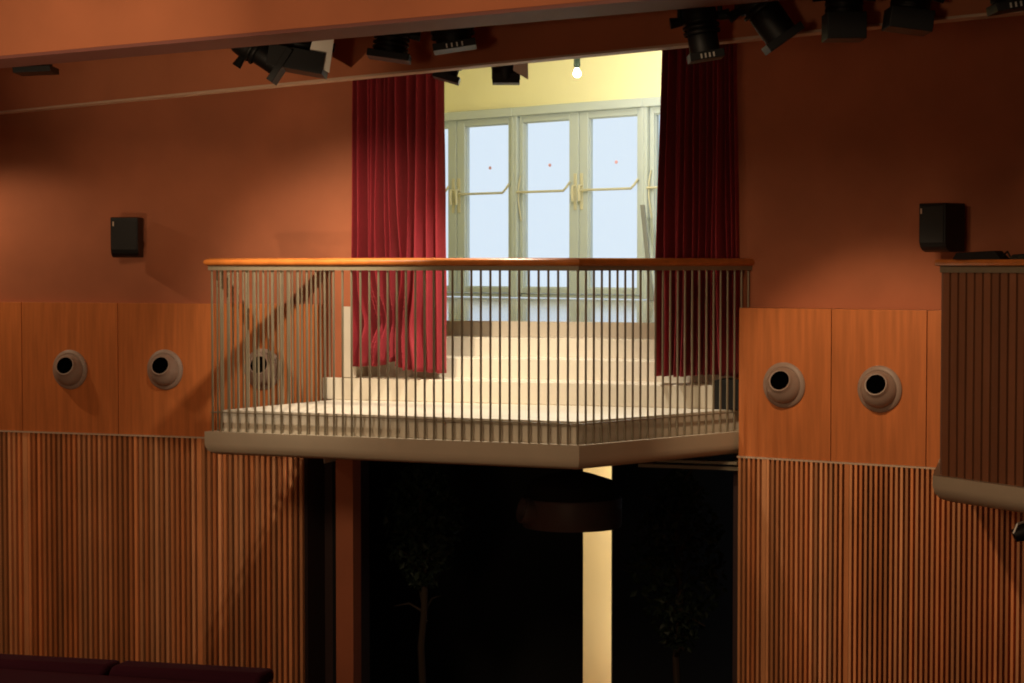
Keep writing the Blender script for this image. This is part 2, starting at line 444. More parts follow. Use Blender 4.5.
mb = MB(); mb.fbox(LW, uJ, uJ+.012, -T, -.01, tops[0]+.002, tops[0]+.30); struct(mb, 'trim_8', M['cream'])
# jamb post left of curtain
mb = MB(); u0 = LW.uz(343.5,340)[0]; u1 = LW.uz(357,340)[0]
mb.fbox(LW, u0, u1, .0, .03, tops[0]+.002, ZE-.325)
tag(build(mb, 'newel_post', M['cream'], bevel=.006), 'short cream square post left of the red curtain on the first step', 'post')
# ------------------------------------------------------------------ window
def wu(x, y=200): return WF.uz(x, y)[0]
def wz(x, y): return WF.uz(x, y)[1]
zPT = wz(553, 121.0)      # pane top
zPB = wz(553, 287.7)      # pane bottom
zH0 = zwt-.18
# pane pixel extents
panes = [(468.2,508.8),(528.6,570.6),(592.6,639.2)]
um = [(wu(a), wu(b)) for a, b in panes]
pw = sum(b-a for a, b in um)/3
# periodic layout: joint j (double stile), pane, mullion, pane, joint ...
J = (um[1][1]+um[2][0])/2                 # joint centre between pane 2 and 3
MUL = (um[0][1]+um[1][0])/2               # mullion centre
per = 2*(J-MUL)
hj = (um[2][0]-um[1][1])/2; hm = (um[1][0]-um[0][1])/2
DZ = .10
wins = []
k0 = -1
for k in range(-1, 2):
    # a window unit: mullion centre .. next mullion centre, two casements meeting at joint
    m0 = MUL+k*per; m1 = m0+per; jc = m0+per/2
    wr_ = empty('window_%d' % (k+2), WF.w(jc, 0, ZL), 'pair of tall sage framed casements with frosted blue panes', 'window')
    wr_['kind'] = 'structure'; del wr_['label']; del wr_['category']
    mb = MB()
    mb.fbox(WF, m0+.001, m0+.055, -.12, .10, ZL+.01, zwt); mb.fbox(WF, m1-.055, m1-.001, -.12, .10, ZL+.01, zwt)
    mb.fbox(WF, m0+.055, m1-.055, -.12, .05, zPT+.10, zwt); mb.fbox(WF, m0+.065, m1-.065, -.12, .03, ZL+.01, ZL+.06)
    build(mb, 'window_frame', M['frame'], wr_, bevel=.008)
    mb = MB(); mb.fbox(WF, m0+.001, m1-.001, .05, .13, zwt-.085, zwt+.03); build(mb, 'window_head', M['frame'], wr_, bevel=.012)
    for sgn in (-1, 1):
        p0 = jc-hj-pw if sgn < 0 else jc+hj
        p1 = p0+pw
        o0 = m0+.062 if sgn < 0 else jc+.006; o1 = jc-.006 if sgn < 0 else m1-.062
        p0 -= .035; p1 += .022
        mb = MB()
        mb.fbox(WF, o0, p0, -.05, .055, ZL+.065, zPT+.095); mb.fbox(WF, p1, o1, -.05, .055, ZL+.065, zPT+.095)
        mb.fbox(WF, p0, p1, -.05, .055, zPT, zPT+.095); mb.fbox(WF, p0, p1, -.05, .055, ZL+.065, zPB)
        cs = build(mb, 'casement', M['frame'], wr_, bevel=.010)
        mb = MB(); g = .012
        mb.fbox(WF, p0, p0+g, .0, .02, zPB, zPT); mb.fbox(WF, p1-g, p1, .0, .03, zPB, zPT)
        mb.fbox(WF, p0+g, p1-g, .0, .03, zPT-g, zPT); mb.fbox(WF, p0+g, p1-g, .0, .03, zPB, zPB+g)
        build(mb, 'glazing_bead', M['frame'], cs)
        mb = MB(); mb.poly([WF.w(p0,-.01,zPB),WF.w(p1,-.01,zPB),WF.w(p1,-.01,zPT),WF.w(p0,-.01,zPT)]); build(mb, 'pane', M['pane'], cs)
        # stay bar across the pane, cranked at the right hand end
        zb_ = wz(553, 191.5)
        mb = MB(); mb.tube([WF.w(p0-.07,.10,zb_), WF.w(p1-.06,.10,zb_+.0), WF.w(p1+.0,.10,zb_+.05), WF.w(p1+.035,.07,zb_+.12)], .016, 8)
        build(mb, 'stay_bar', M['brass'], cs, smooth=True)
        # espagnolette handle next to joint, on the stile
        hu = jc-.055 if sgn < 0 else jc+.055
        mb = MB(); mb.fbox(WF, hu-.026, hu+.026, .055, .068, zb_-.25, zb_+.22); build(mb, 'handle_plate', M['brass'], cs, bevel=.004)
        mb = MB(); mb.tube([WF.w(hu,.065,zb_+.06), WF.w(hu,.11,zb_+.06), WF.w(hu,.12,zb_), WF.w(hu,.11,zb_-.14)], .017, 8)
        build(mb, 'handle', M['brass'], cs, smooth=True)
        # hinge side fitting at the mullion
        if sgn > 0 or True:
            mu = m0+.10 if sgn < 0 else m1-.10
            mb = MB(); mb.tube([WF.w(mu,.07,zb_+.22), WF.w(mu-.02,.085,zb_+.08), WF.w(mu-.02,.09,zb_-.1), WF.w(mu+.01,.085,zb_-.3), WF.w(mu+.01,.06,zb_-.38)], .011, 8)
            if sgn < 0: build(mb, 'hinge_fitting', M['brass'], cs, smooth=True)
        # little red dot sticker
        c = WF.w((p0+p1)/2+.02, .0, wz(553, 165)+.0)
        Mx = Matrix.Translation(c) @ Matrix((Vector((WF.u.x,WF.u.y,0)), Vector((0,0,1)), Vector((WF.n.x,WF.n.y,0)))).transposed().to_4x4()
        mb = MB(); mb.lathe([(0,.002),(.022,.002),(.022,-.008),(0,-.008)], 14, Mx); build(mb, 'sticker', M['dot'], cs)
# grey board leaning at the window
p_top = WF.hit(642.5, 205, .30); p_bot = WF.hit(652, 296, .62)
p_top.z = WF.hit(642.5, 205, .30).z; p_bot.z = ZL+.004
mb = MB(); dd = (p_top-p_bot).normalized(); sx = Vector((WF.u.x, WF.u.y, 0))*.033; nn = dd.cross(sx).normalized()*.012
mb.hexa([p_bot-sx-nn, p_bot+sx-nn, p_bot+sx+nn, p_bot-sx+nn, p_top-sx-nn, p_top+sx-nn, p_top+sx+nn, p_top-sx+nn])
tag(build(mb, 'window_pole', M['gstrip'], bevel=.004), 'narrow grey board leaning against the window frame by the right curtain', 'board')
# pendant lamp in the alcove
lp = P(577, 73, 22.5)
lroot = empty('pendant_lamp', (lp.x, lp.y, lp.z), 'small bare lamp hanging in front of the yellow wall over the window', 'lamp')
mb = MB(); mb.tube([(lp.x,lp.y,lp.z+.13),(lp.x,lp.y,ACEIL)], .008, 8); build(mb, 'cord', M['blacks'], lroot)
mb = MB(); mb.lathe([(0,.20),(.035,.19),(.038,.08),(.028,.06),(0,.05)], 16, Matrix.Translation(lp)); build(mb, 'lamp_holder', M['leaf'], lroot, smooth=True)
mb = MB(); mb.lathe([(0,.055),(.02,.05),(.04,.01),(.04,-.02),(.02,-.045),(0,-.05)], 16, Matrix.Translation(lp)); build(mb, 'bulb', M['bulb'], lroot, smooth=True)
# ------------------------------------------------------------------ curtains
def curtain(name, xt0, xt1, xb0, xb1, ybot, label, dep, nf, seed, pinch=None):
    fr = Fr(ST.w(0, -dep, 0)[:2], -19.6)
    ut0 = fr.uz(xt0, 80)[0]; ut1 = fr.uz(xt1, 80)[0]; ub0 = fr.uz(xb0, 360)[0]; ub1 = fr.uz(xb1, 360)[0]
    ztop = ZE+1.72; rnd = random.Random(seed)
    NU, NV = 300, 70
    # irregular fold phases
    ks = [rnd.uniform(.65, 1.4) for _ in range(nf)]; tot = sum(ks); acc = [0]
    for k in ks: acc.append(acc[-1]+k/tot)
    amps = [rnd.uniform(.07, .18) for _ in range(nf)]
    def fold(s):
        for i in range(nf):
            if s <= acc[i+1] or i == nf-1:
                f = (s-acc[i])/(acc[i+1]-acc[i]); f = max(0, min(1, f))
                return amps[i]*(math.sin(math.pi*f)**.8)*1.5-.04
    vs = []
    for j in range(NV+1):
        v = j/NV
        for i in range(NU+1):
            s = i/NU
            ss = s+.018*math.sin(v*5+s*9+seed)*v+.02*math.sin(v*3+s*17)*v
            if pinch:
                pu, pv = pinch
                g = math.exp(-((v-pv)/.09)**2)*math.exp(-((s-pu)/.22)**2)
                ss -= (s-pu)*g*-.9
            d = fold(max(0, min(1, ss)))*(.75+.35*v)
            d += .016*noise.noise(Vector((s*14, v*4+seed, 3)))
            zb = fr.uz((xb0+xb1)/2, ybot(s))[1]
            zz = ztop+(zb-ztop)*v
            if pinch:
                d -= .12*g
                below = max(0, v-pv)/(1-pv)
                d += .07*math.sin(math.pi*min(1, below*1.1))*math.exp(-((s-pu+.12)/.2)**2)
                # a deep slot that opens above the pinch
                slot = math.exp(-((s-(pu+.12+.16*(pv-v)))/.035)**2)*(1 if v < pv+.02 else 0)*max(0, min(1, (v-.35)/.35))
                d -= .10*slot
            u = (ut0+(ub0-ut0)*v)*(1-s)+(ut1+(ub1-ut1)*v)*s
            vs.append(fr.w(u, d, zz))
    fs = [(j*(NU+1)+i, j*(NU+1)+i+1, (j+1)*(NU+1)+i+1, (j+1)*(NU+1)+i) for j in range(NV) for i in range(NU)]
    root = empty(name, fr.w((ub0+ub1)/2, 0, fr.uz((xb0+xb1)/2, ybot(.5))[1]), label, 'curtain', 'stage curtains of the balcony opening')
    mb = MB(); mb.mesh(vs, fs)
    build(mb, 'curtain_cloth', M['velvet'], root, smooth=True, solid=.006)
    mb = MB(); mb.fbox(fr, min(ut0,ub0)-.02, max(ut1,ub1)+.02, -.03, .05, ztop-.03, ztop+.03); build(mb, 'curtain_header', M['velvet'], root, bevel=.01)
    return fr, ut0, ut1, ztop
def yl(s):
    if s < .28: return 366+.5*math.sin(s*20)
    if s < .50: return 366-7*(s-.28)/.22
    if s < .56: return 359+9*(s-.50)/.06
    return 368+4.5*(s-.56)/.44
fa = curtain('velvet_curtain', 355, 443, 358.5, 444.5, yl, 'bright crimson velvet curtain left of the window, gathered near its hem', .10, 13, 3, (.42,.875))
fb = curtain('velvet_curtain', 665.5, 738, 659, 742, lambda s: 375+.8*math.sin(s*7), 'dark shaded crimson velvet curtain right of the window', .16, 13, 11)
# curtain track
mb = MB(); fr = fa[0]; ua = fa[1]-.1; ub = fb[0].uz(741,80)[0]+.05
mb.fbox(fr, ua+.12, ub, -.03, .03, ZE+1.76, ZE+1.80)
for u in (ua+.3, (ua+ub)/2, ub-.1): mb.fbox(fr, u-.01, u+.01, -.01, .01, ZE+1.80, ZE+1.96)
tag(build(mb, 'curtain_track', M['black']), 'black curtain track above the balcony opening', 'curtain track')
# ------------------------------------------------------------------ speakers
def speaker(fr, x0, x1, y0, y1, d, yaw, label, depth=.2):
    c = fr.hit((x0+x1)/2, (y0+y1)/2, d+depth*.5+.06); s = FPX/c.y
    w = (x1-x0)/s*.86; h = (y1-y0)/s
    base = Vector((c.x, c.y, c.z-h/2))
    root = empty('loudspeaker', base, label, 'speaker', 'black wall loudspeakers')
    rot = Matrix.Rotation(fr.a+R(yaw), 3, 'Z')
    def q(x, y, zz): return base+rot@Vector((x, y, zz))
    # cabinet outline with curved lower front edge: side profile (y,z) extruded over x
    pr = [(-depth/2,h),(depth/2,h),(depth/2,0),(-depth/2+.07,0),(-depth/2+.035,.012),(-depth/2+.012,.035),(-depth/2,.07)]
    mb = MB(); n = len(pr)
    wt = w/2
    vs = [q(-wt,a,b) for a,b in pr]+[q(wt,a,b) for a,b in pr]
    mb.mesh(vs, [list(range(n)), list(range(n,2*n))[::-1]]+[(i,(i+1)%n,n+(i+1)%n,n+i) for i in range(n)])
    build(mb, 'cabinet', M['blacks'], root, bevel=.008)
    mb = MB(); mb.hexa([q(-wt+.012,-depth/2-.008,.06),q(wt-.012,-depth/2-.008,.06),q(wt-.012,-depth/2,.06),q(-wt+.012,-depth/2,.06),
                        q(-wt+.012,-depth/2-.008,h-.02),q(wt-.012,-depth/2-.008,h-.02),q(wt-.012,-depth/2,h-.02),q(-wt+.012,-depth/2,h-.02)])
    gr = build(mb, 'grille', M['grille'], root, bevel=.003)
    mb = MB(); mb.hexa([q(-wt+.02,-depth/2-.011,h-.07),q(-wt+.03,-depth/2-.011,h-.07),q(-wt+.03,-depth/2-.007,h-.07),q(-wt+.02,-depth/2-.007,h-.07),
                        q(-wt+.02,-depth/2-.011,h-.035),q(-wt+.03,-depth/2-.011,h-.035),q(-wt+.03,-depth/2-.007,h-.035),q(-wt+.02,-depth/2-.007,h-.035)])
    build(mb, 'badge', M['alu'], gr)
    # bracket back to the wall
    wc = fr.hit((x0+x1)/2+2, (y0+y1)/2, d)
    mb = MB(); mb.tube([q(0,depth/2-.01,h*.5), Vector((wc.x,wc.y,q(0,0,h*.5).z))], .018, 10)
    build(mb, 'wall_bracket', M['black'], root)
speaker(LW, 111, 143, 217.5, 257.5, 0, 18, 'small black loudspeaker on the left terracotta wall')
speaker(RP, 924, 960, 203.5, 252, 0, -12, 'black loudspeaker on the wall above the right balcony rail', .24)
# ------------------------------------------------------------------ lighting lanterns
def lantern(D, tip, tail, r, label, plate=1.25, slots=False, kind='spot', white=False, ph=.03):
    """tip = pixel of the mouth (lower end), tail = pixel of the upper end; D = horizontal distance of each"""
    D0, D1 = D if isinstance(D, tuple) else (D, D)
    p1 = P(tip[0], tip[1], D0); p0 = P(tail[0], tail[1], D1)
    ax = (p1-p0); L = ax.length; ax.normalize()
    side = ax.cross(Vector((0,1,0))).normalized()
    if side.length < .5: side = Vector((1,0,0))
    nn = side.cross(ax).normalized()
    R3 = Matrix((side, nn, ax)).transposed()
    root = empty('stage_lantern', p0, label, 'stage light', 'black theatre lanterns hanging between the ceiling beams')
    MX = Matrix.Translation(p0) @ R3.to_4x4()
    mb = MB()
    if kind == 'spot':   # ellipsoidal profile: fat rear, slim lens tube
        prof = [(0,0),(r*.75,.0),(r*.95,.03),(r,.08),(r*1.02,L*.34),(r*.86,L*.40),(r*.80,L*.48),(r*.84,L*.50),(r*.84,L*.93),(r*.9,L*.94),(r*.9,L),(0,L)]
    else:                # short fresnel drum
        prof = [(0,0),(r*.6,.0),(r*.9,.02),(r,.06),(r,L*.92),(r*.93,L),(0,L)]
    mb.lathe(prof, 24, MX); build(mb, 'housing', M['black'], root, smooth=True)
    mb = MB()
    for k in range(3): mb.lathe([(r*1.0,.09+k*.03),(r*1.03,.095+k*.03),(r*1.03,.105+k*.03),(r*1.0,.11+k*.03)], 24, MX)
    build(mb, 'cooling_fins', M['black'], root, smooth=True)
    # colour frame holder at the mouth
    w = r*plate
    mb = MB(); mb.mesh([MX@Vector(q) for q in [(-w,-w,L-ph),(w,-w,L-ph),(w,w,L-ph),(-w,w,L-ph),(-w,-w,L+.012),(w,-w,L+.012),(w,w,L+.012),(-w,w,L+.012)]],
              [(3,2,1,0),(4,5,6,7),(0,1,5,4),(1,2,6,5),(2,3,7,6),(3,0,4,7)])
    fh = build(mb, 'colour_frame', M['black'], root, bevel=.003)
    if slots:
        for k in range(4):
            x = -w*.35+k*w*.24
            mb = MB(); pts = [(x-.004,-w-.003),(x+.004,-w-.003)]
            mb.mesh([MX@Vector(q) for q in [(x-.004,-w-.004,L-.018),(x+.004,-w-.004,L-.018),(x+.004,-w+.002,L-.018),(x-.004,-w+.002,L-.018),
                                            (x-.004,-w-.004,L+.006),(x+.004,-w-.004,L+.006),(x+.004,-w+.002,L+.006),(x-.004,-w+.002,L+.006)]],
                    [(3,2,1,0),(4,5,6,7),(0,1,5,4),(1,2,6,5),(2,3,7,6),(3,0,4,7)])
            build(mb, 'slot', M['grey'], fh)
    if white:
        mb = MB(); mb.mesh([MX@Vector(q) for q in [(r*.6,-r*1.1,.04),(r*1.5,-r*1.1,.02),(r*1.55,-r*1.05,L*.98),(r*.5,-r*1.05,L*.75),(r*.6,-r*1.13,.04),(r*1.5,-r*1.13,.02),(r*1.55,-r*1.08,L*.98),(r*.5,-r*1.08,L*.75)]],
              [(3,2,1,0),(4,5,6,7),(0,1,5,4),(1,2,6,5),(2,3,7,6),(3,0,4,7)])
        build(mb, 'gel_card', M['white'], root)
    # yoke and hook up to the lighting bar above
    top = ZE+1.95
    mid = MX@Vector((0,0,L*.30))
    a = MX@Vector((r*1.12,0,L*.30)); b = MX@Vector((-r*1.12,0,L*.30)); hz = max(p0.z+.10, mid.z+.25)
    mb = MB(); mb.tube([a, Vector((a.x,a.y,hz)), Vector((b.x,b.y,hz)), b], .014, 8); build(mb, 'yoke', M['black'], root)
    for q in (a, b):
        mb = MB(); o_ = side if q is a else -side
        mb.tube([q-o_*.02, q+o_*.05], [.022,.03], 10); build(mb, 'knob', M['black'], root)
    mc = (a+b)/2
    mb = MB(); mb.tube([Vector((mc.x,mc.y,hz)), Vector((mc.x,mc.y,top))], .016, 8); mb.box((mc.x,mc.y,top), (.06,.05,.09)); build(mb, 'hook_clamp', M['black'], root)
    return root, mc
def dmid(x, k=.5):
    s1 = 157.7+.0702*x; s2 = 125.8+.0822*x
    d1 = FPX/s1+.55; d2 = FPX/s2-.12
    return d1+(d2-d1)*k
LT = []
def lan(x, *a, k=.5, **kw):
    D = dmid(x, k); r_, mc = lantern(D if 'dd' not in kw else (D-kw['dd'], D+kw.pop('dd')), *a, **kw); LT.append((mc, k)); return r_
lan(38, (36,72), (34,32), .115, 'black stage lantern at the far left, only its flat mouth showing', k=.45, kind='fresnel', plate=1.15)
lan(262, (283,67), (236,36), .095, 'black stage lantern tilted down to the right, left of the boxy lantern', k=.35)
lan(300, (297,70), (304,30), .14, 'boxy black stage lantern with pale gel card, left of the red curtain', k=.55, kind='fresnel', plate=1.25, white=True, ph=.12)
lan(390, (389,58), (394,22), .105, 'upright black stage lantern above the left edge of the red curtain', k=.5, plate=1.2)
lan(446, (455,48), (449,8), .125, 'black stage lantern with slotted frame, second lantern left of the yellow wall', k=.5, plate=1.0, slots=True)
lan(704, (706,58), (697,2), .095, 'long black stage lantern hanging in front of the dark curtain', k=.5, slots=True, plate=.95)
lan(768, (784,40), (744,-18), .105, 'long black stage lantern tilted down to the right of the dark curtain', k=.5, plate=1.0)
lan(843, (844,38), (844,-22), .092, 'upright black stage lantern with a square mouth, right of the tilted one', k=.5, plate=1.05, kind='fresnel', ph=.12)
lan(908, (907,29), (914,-22), .095, 'black stage lantern with open shutters, above the right loudspeaker', k=.5, plate=1.1, kind='fresnel', ph=.09)
lan(1010, (1013,8), (1006,-36), .095, 'black stage lantern cut off at the upper right corner', k=.5, slots=True, plate=1.05)
# two behind the back beam
def lanb(x, D, *a, **kw): r_, mc = lantern(D, *a, **kw); LT.append((mc, 'b')); return r_
r1 = lanb(446, 12.9, (446,79), (457,42), .080, 'small black stage lantern below the back beam at the curtain edge', plate=1.1)
r2 = lanb(506, 12.5, (506,82), (506,42), .09, 'black stage lantern with pale gel card against the yellow wall', kind='fresnel', plate=.95, white=True, ph=.05)
# lighting bars
def bar(ks, label):
    pts = [m for m, k in LT if ks(k)]
    for p in pts: pass
    return pts
front = sorted([m for m, k in LT if k != 'b'], key=lambda v: v.x); back = [m for m, k in LT if k == 'b']
mb = MB(); pts = [Vector((p.x,p.y,ZE+1.95)) for p in front]
d0 = (pts[0]-pts[1]).normalized(); mb.tube([pts[0]+d0*.5]+pts+[pts[-1]+(pts[-1]-pts[-2]).normalized()*.5], .024, 10)
for p in (pts[0], pts[4], pts[7]): mb.tube([p, (p.x,p.y,CEIL+.3)], .012, 6)
tag(build(mb, 'lighting_bar', M['black'], smooth=True), 'black lighting bar hidden between the two ceiling beams', 'lighting bar')
mb = MB(); pts = [Vector((p.x,p.y,ZE+1.95)) for p in back]; d0 = (pts[1]-pts[0]).normalized()
mb.tube([pts[0]-d0*.3]+pts+[pts[-1]+d0*.5], .024, 10); 
for p in pts: mb.tube([p, (p.x,p.y,CEIL+.3)], .012, 6)
tag(build(mb, 'lighting_bar', M['black'], smooth=True), 'black lighting bar behind the back ceiling beam', 'lighting bar')
# ------------------------------------------------------------------ right slatted balcony
G0 = Vector((2.425, 11.1)); G1 = Vector((3.20, 9.70)); gang = math.degrees(math.atan2(G1.y-G0.y, G1.x-G0.x))
GF = Fr(G0, gang); gL = (G1-G0).length
G3 = Vector((2.98, 13.25)); G2 = Vector((6.6, 8.2)); G4 = Vector((6.9, 10.7))
zt = ZE+.012; zf = ZE-(475-264)/177.*1.0
rb = empty('slatted_balcony', (3.6, 11, zf-.2), 'dark wood slatted balcony front with grey underside at the right edge', 'balcony')
mb = MB(); mb.prism([G0+Vector((.05,.03)), G1+Vector((.03,.05)), G2, G4, G3], zf-.10, zf+.02); build(mb, 'deck', M['fascia'], rb)
# backing and slats on the front and the inner side
mb = MB(); mb.fbox(GF, .02, gL, -.03, -.01, zf, zt-.03); S2 = Fr(G0, math.degrees(math.atan2(G3.y-G0.y, G3.x-G0.x)))
mb.fbox(S2, .02, (G3-G0).length, .01, .03, zf, zt-.03); build(mb, 'backing_board', M['backing'], rb)
mb = MB(); rnd = random.Random(5)
n = int(gL/.066)
for i in range(n):
    t = rnd.uniform(.85,1.1); mb.fbox(GF, .005+i*.066, .005+i*.066+.050, -.01, .006, zf, zt-.055, t=t)
for i in range(int((G3-G0).length/.066)):
    t = rnd.uniform(.7,1.1); mb.fbox(S2, .03+i*.066, .03+i*.066+.040, -.012, .01, zf, zt-.055, t=t)
S3 = Fr(G1, math.degrees(math.atan2(G2.y-G1.y, G2.x-G1.x)))
for i in range(int((G2-G1).length/.066)):
    t = rnd.uniform(.85,1.1); mb.fbox(S3, .03+i*.066, .03+i*.066+.050, -.03, .006, zf, zt-.055, t=t)
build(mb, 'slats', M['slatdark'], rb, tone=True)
gp = [G3, G0, G1, G2]
mb = MB(); mb.sweep(gp, [(.02,zt-.06),(-.03,zt-.06),(-.03,zt-.022),(.02,zt-.022)]); build(mb, 'rail_flat_bar', M['rod'], rb)
mb = MB(); mb.sweep(gp, [(.045,zt-.02),(.050,zt-.008),(.045,zt+.012),(-.09,zt+.012),(-.09,zt-.022),(.04,zt-.022)]); build(mb, 'handrail', M['rail'], rb, smooth=True)
mb = MB(); mb.sweep(gp, [(.050,zf),(.050,zf-.06),(.035,zf-.105),(.0,zf-.135),(-.05,zf-.15),(-.3,zf-.152),(-.3,zf-.10),(-.03,zf-.10),(-.03,zf)]); build(mb, 'fascia', M['fascia'], rb, smooth=True)
# things on its rail
def flatcase(x0, x1, y0, label, D):
    a = P(x0, 256, D); b = P(x1, 256, D-.25); zz = zt+.0125
    d = (b-a); d.z = 0; L = d.length; fr = Fr(a[:2], math.degrees(math.atan2(d.y, d.x)))
    h = (256-y0)/FPX*D
    r_ = empty('flat_case', fr.w(L/2,0,zz), label, 'case', 'flat black cases on the right balcony rail')
    mb = MB(); w = .045
    mb.hexa([fr.w(0,-w,zz),fr.w(L,-w,zz),fr.w(L,w,zz),fr.w(0,w,zz),fr.w(.02,-w*.8,zz+h*.8),fr.w(L-.05,-w*.8,zz+h),fr.w(L-.05,w*.8,zz+h),fr.w(.02,w*.8,zz+h*.8)])
    build(mb, 'case_body', M['blacks'], r_, bevel=.004)
    mb = MB(); mb.tube([fr.w(L-.04,0,zz+.01), fr.w(L+.01,0,zz+h*.9), fr.w(L+.03,0,zz+h*.2)], .006, 6); build(mb, 'latch', M['black'], r_)
flatcase(957, 1006, 247.5, 'flat black case lying on the rail of the right balcony', 10.95)
flatcase(1016, 1046, 250, 'second black case at the right image edge on the balcony rail', 10.35)
# small lamp clamped under the right balcony
c = P(1022, 533, 10.35)
rt = empty('clamp_lamp', c, 'small black clamp lamp hanging under the right balcony at the image edge', 'lamp')
mb = MB(); mb.lathe([(0,-.05),(.035,-.045),(.045,.0),(.05,.05),(0,.05)], 18, Matrix.Translation(c)@Matrix.Rotation(R(70),4,'Y')); build(mb, 'lamp_head', M['black'], rt, smooth=True)
mb = MB(); mb.tube([c+Vector((-.05,-.02,.0)), c+Vector((-.03,-.02,.05)), c+Vector((.02,0,.06)), c+Vector((.03,.02,zf-.15-c.z+.0))], .008, 8); build(mb, 'arm', M['grey'], rt, smooth=True)
# ------------------------------------------------------------------ dark doorway below
FZ = DECK-.32
fl = LW.w(uO1,-T,0); fr_ = RP.w(.1,-T,0)
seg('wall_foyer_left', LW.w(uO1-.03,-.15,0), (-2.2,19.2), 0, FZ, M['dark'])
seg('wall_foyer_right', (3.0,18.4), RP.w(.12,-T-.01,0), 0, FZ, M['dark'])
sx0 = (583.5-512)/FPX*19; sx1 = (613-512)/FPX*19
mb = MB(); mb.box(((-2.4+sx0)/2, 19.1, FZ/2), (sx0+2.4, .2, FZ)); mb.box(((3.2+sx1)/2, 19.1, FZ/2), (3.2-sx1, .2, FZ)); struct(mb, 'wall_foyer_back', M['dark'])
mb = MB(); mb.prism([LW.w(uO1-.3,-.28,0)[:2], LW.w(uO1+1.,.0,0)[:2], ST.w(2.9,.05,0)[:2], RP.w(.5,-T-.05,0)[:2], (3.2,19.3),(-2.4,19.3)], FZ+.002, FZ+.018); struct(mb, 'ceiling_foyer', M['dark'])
mb = MB(); mb.box((1.0, 19.85, 1.9), (2.6, .1, 3.8)); mb.box((-.35, 19.5, 1.9), (.1, .6, 3.8)); mb.box((2.35, 19.5, 1.9), (.1, .6, 3.8)); mb.box((1.0, 19.5, 3.5), (2.6, .6, .1)); struct(mb, 'wall_corridor', M['corridor'])
# lintel mouldings at the doorway head
dl = Fr(ST.w(0,-.05,0)[:2], -19.6)
mb = MB(); a_ = dl.uz(640,462)[0]; b_ = dl.uz(737,462)[0]+.02
mb.fbox(dl, a_, b_, 0, .05, ZE-1.475, ZE-1.45); struct(mb, 'trim_5', M['rod'])
mb = MB(); mb.fbox(dl, a_+.15, b_, .0, .09, ZE-1.43, ZE-1.41); struct(mb, 'trim_6', M['rod'])
# small pale bracket under the balcony
c = LW.hit(324, 462, .10); mb = MB()
mb.mesh([LW.w(LW.uz(322.4,460,.1)[0],.12,FZ+.005), LW.w(LW.uz(325.6,460,.1)[0],.12,FZ+.005), LW.w(LW.uz(324,460,.1)[0],.10,ZE-1.53),
         LW.w(LW.uz(322.4,460,.1)[0],-.28,FZ+.005), LW.w(LW.uz(325.6,460,.1)[0],-.28,FZ+.005), LW.w(LW.uz(324,460,.1)[0],-.28,ZE-1.53)],
        [(0,1,2),(3,5,4),(0,3,4,1),(1,4,5,2),(2,5,3,0)])
tag(build(mb, 'support_bracket', M['cream']), 'small pale wedge bracket under the balcony, beside the dark recess', 'bracket')
# drum shaped hanging fixture
fc = P(572, 511, 15.6); s15 = FPX/15.6
rr_ = 50/s15; hh = 32/s15
zr0 = P(572,526,15.6).z; zr1 = P(572,497,15.6).z
fx = empty('drum_fixture', (fc.x, fc.y, zr0), 'dark drum-shaped hanging fixture in front of the lit yellow strip', 'light fixture')
T_ = Matrix.Translation((fc.x, fc.y, 0))
mb = MB(); mb.lathe([(0,zr0+.01),(rr_*.93,zr0+.01),(rr_*.98,zr0),(rr_,zr0+.02),(rr_,zr1-.02),(rr_*.98,zr1),(rr_*.9,zr1)], 48, T_); build(mb, 'drum', M['fix'], fx, smooth=True)
mb = MB(); zap = P(572,468,15.6).z
mb.lathe([(rr_*.95,zr1),(rr_*.89,zr1+.09),(rr_*.80,zr1+.135),(rr_*.45,zr1+.18),(rr_*.2,zr1+.205),(0,zr1+.21)], 48, T_); build(mb, 'lid', M['dark'], fx, smooth=True)
mb = MB(); mb.tube([(fc.x,fc.y,zap-.03),(fc.x,fc.y,FZ+.002)], .02, 10); build(mb, 'hanging_rod', M['black'], fx)
pz = P(527,511,15.4); Mx = Matrix.Translation(pz)@Matrix.Rotation(R(-75),4,'Y')@Matrix.Rotation(R(20),4,'X')
mb = MB(); mb.lathe([(.095,-.12),(.098,-.02),(.105,.03),(.095,.05),(.075,.045),(.07,.0),(0,.0)], 28, Mx); nz_ = build(mb, 'side_nozzle', M['fix'], fx, smooth=True)
mb = MB(); mb.lathe([(.0,.012),(.05,.010),(.062,.0)], 24, Mx); build(mb, 'lens', M['grey'], nz_, smooth=True)
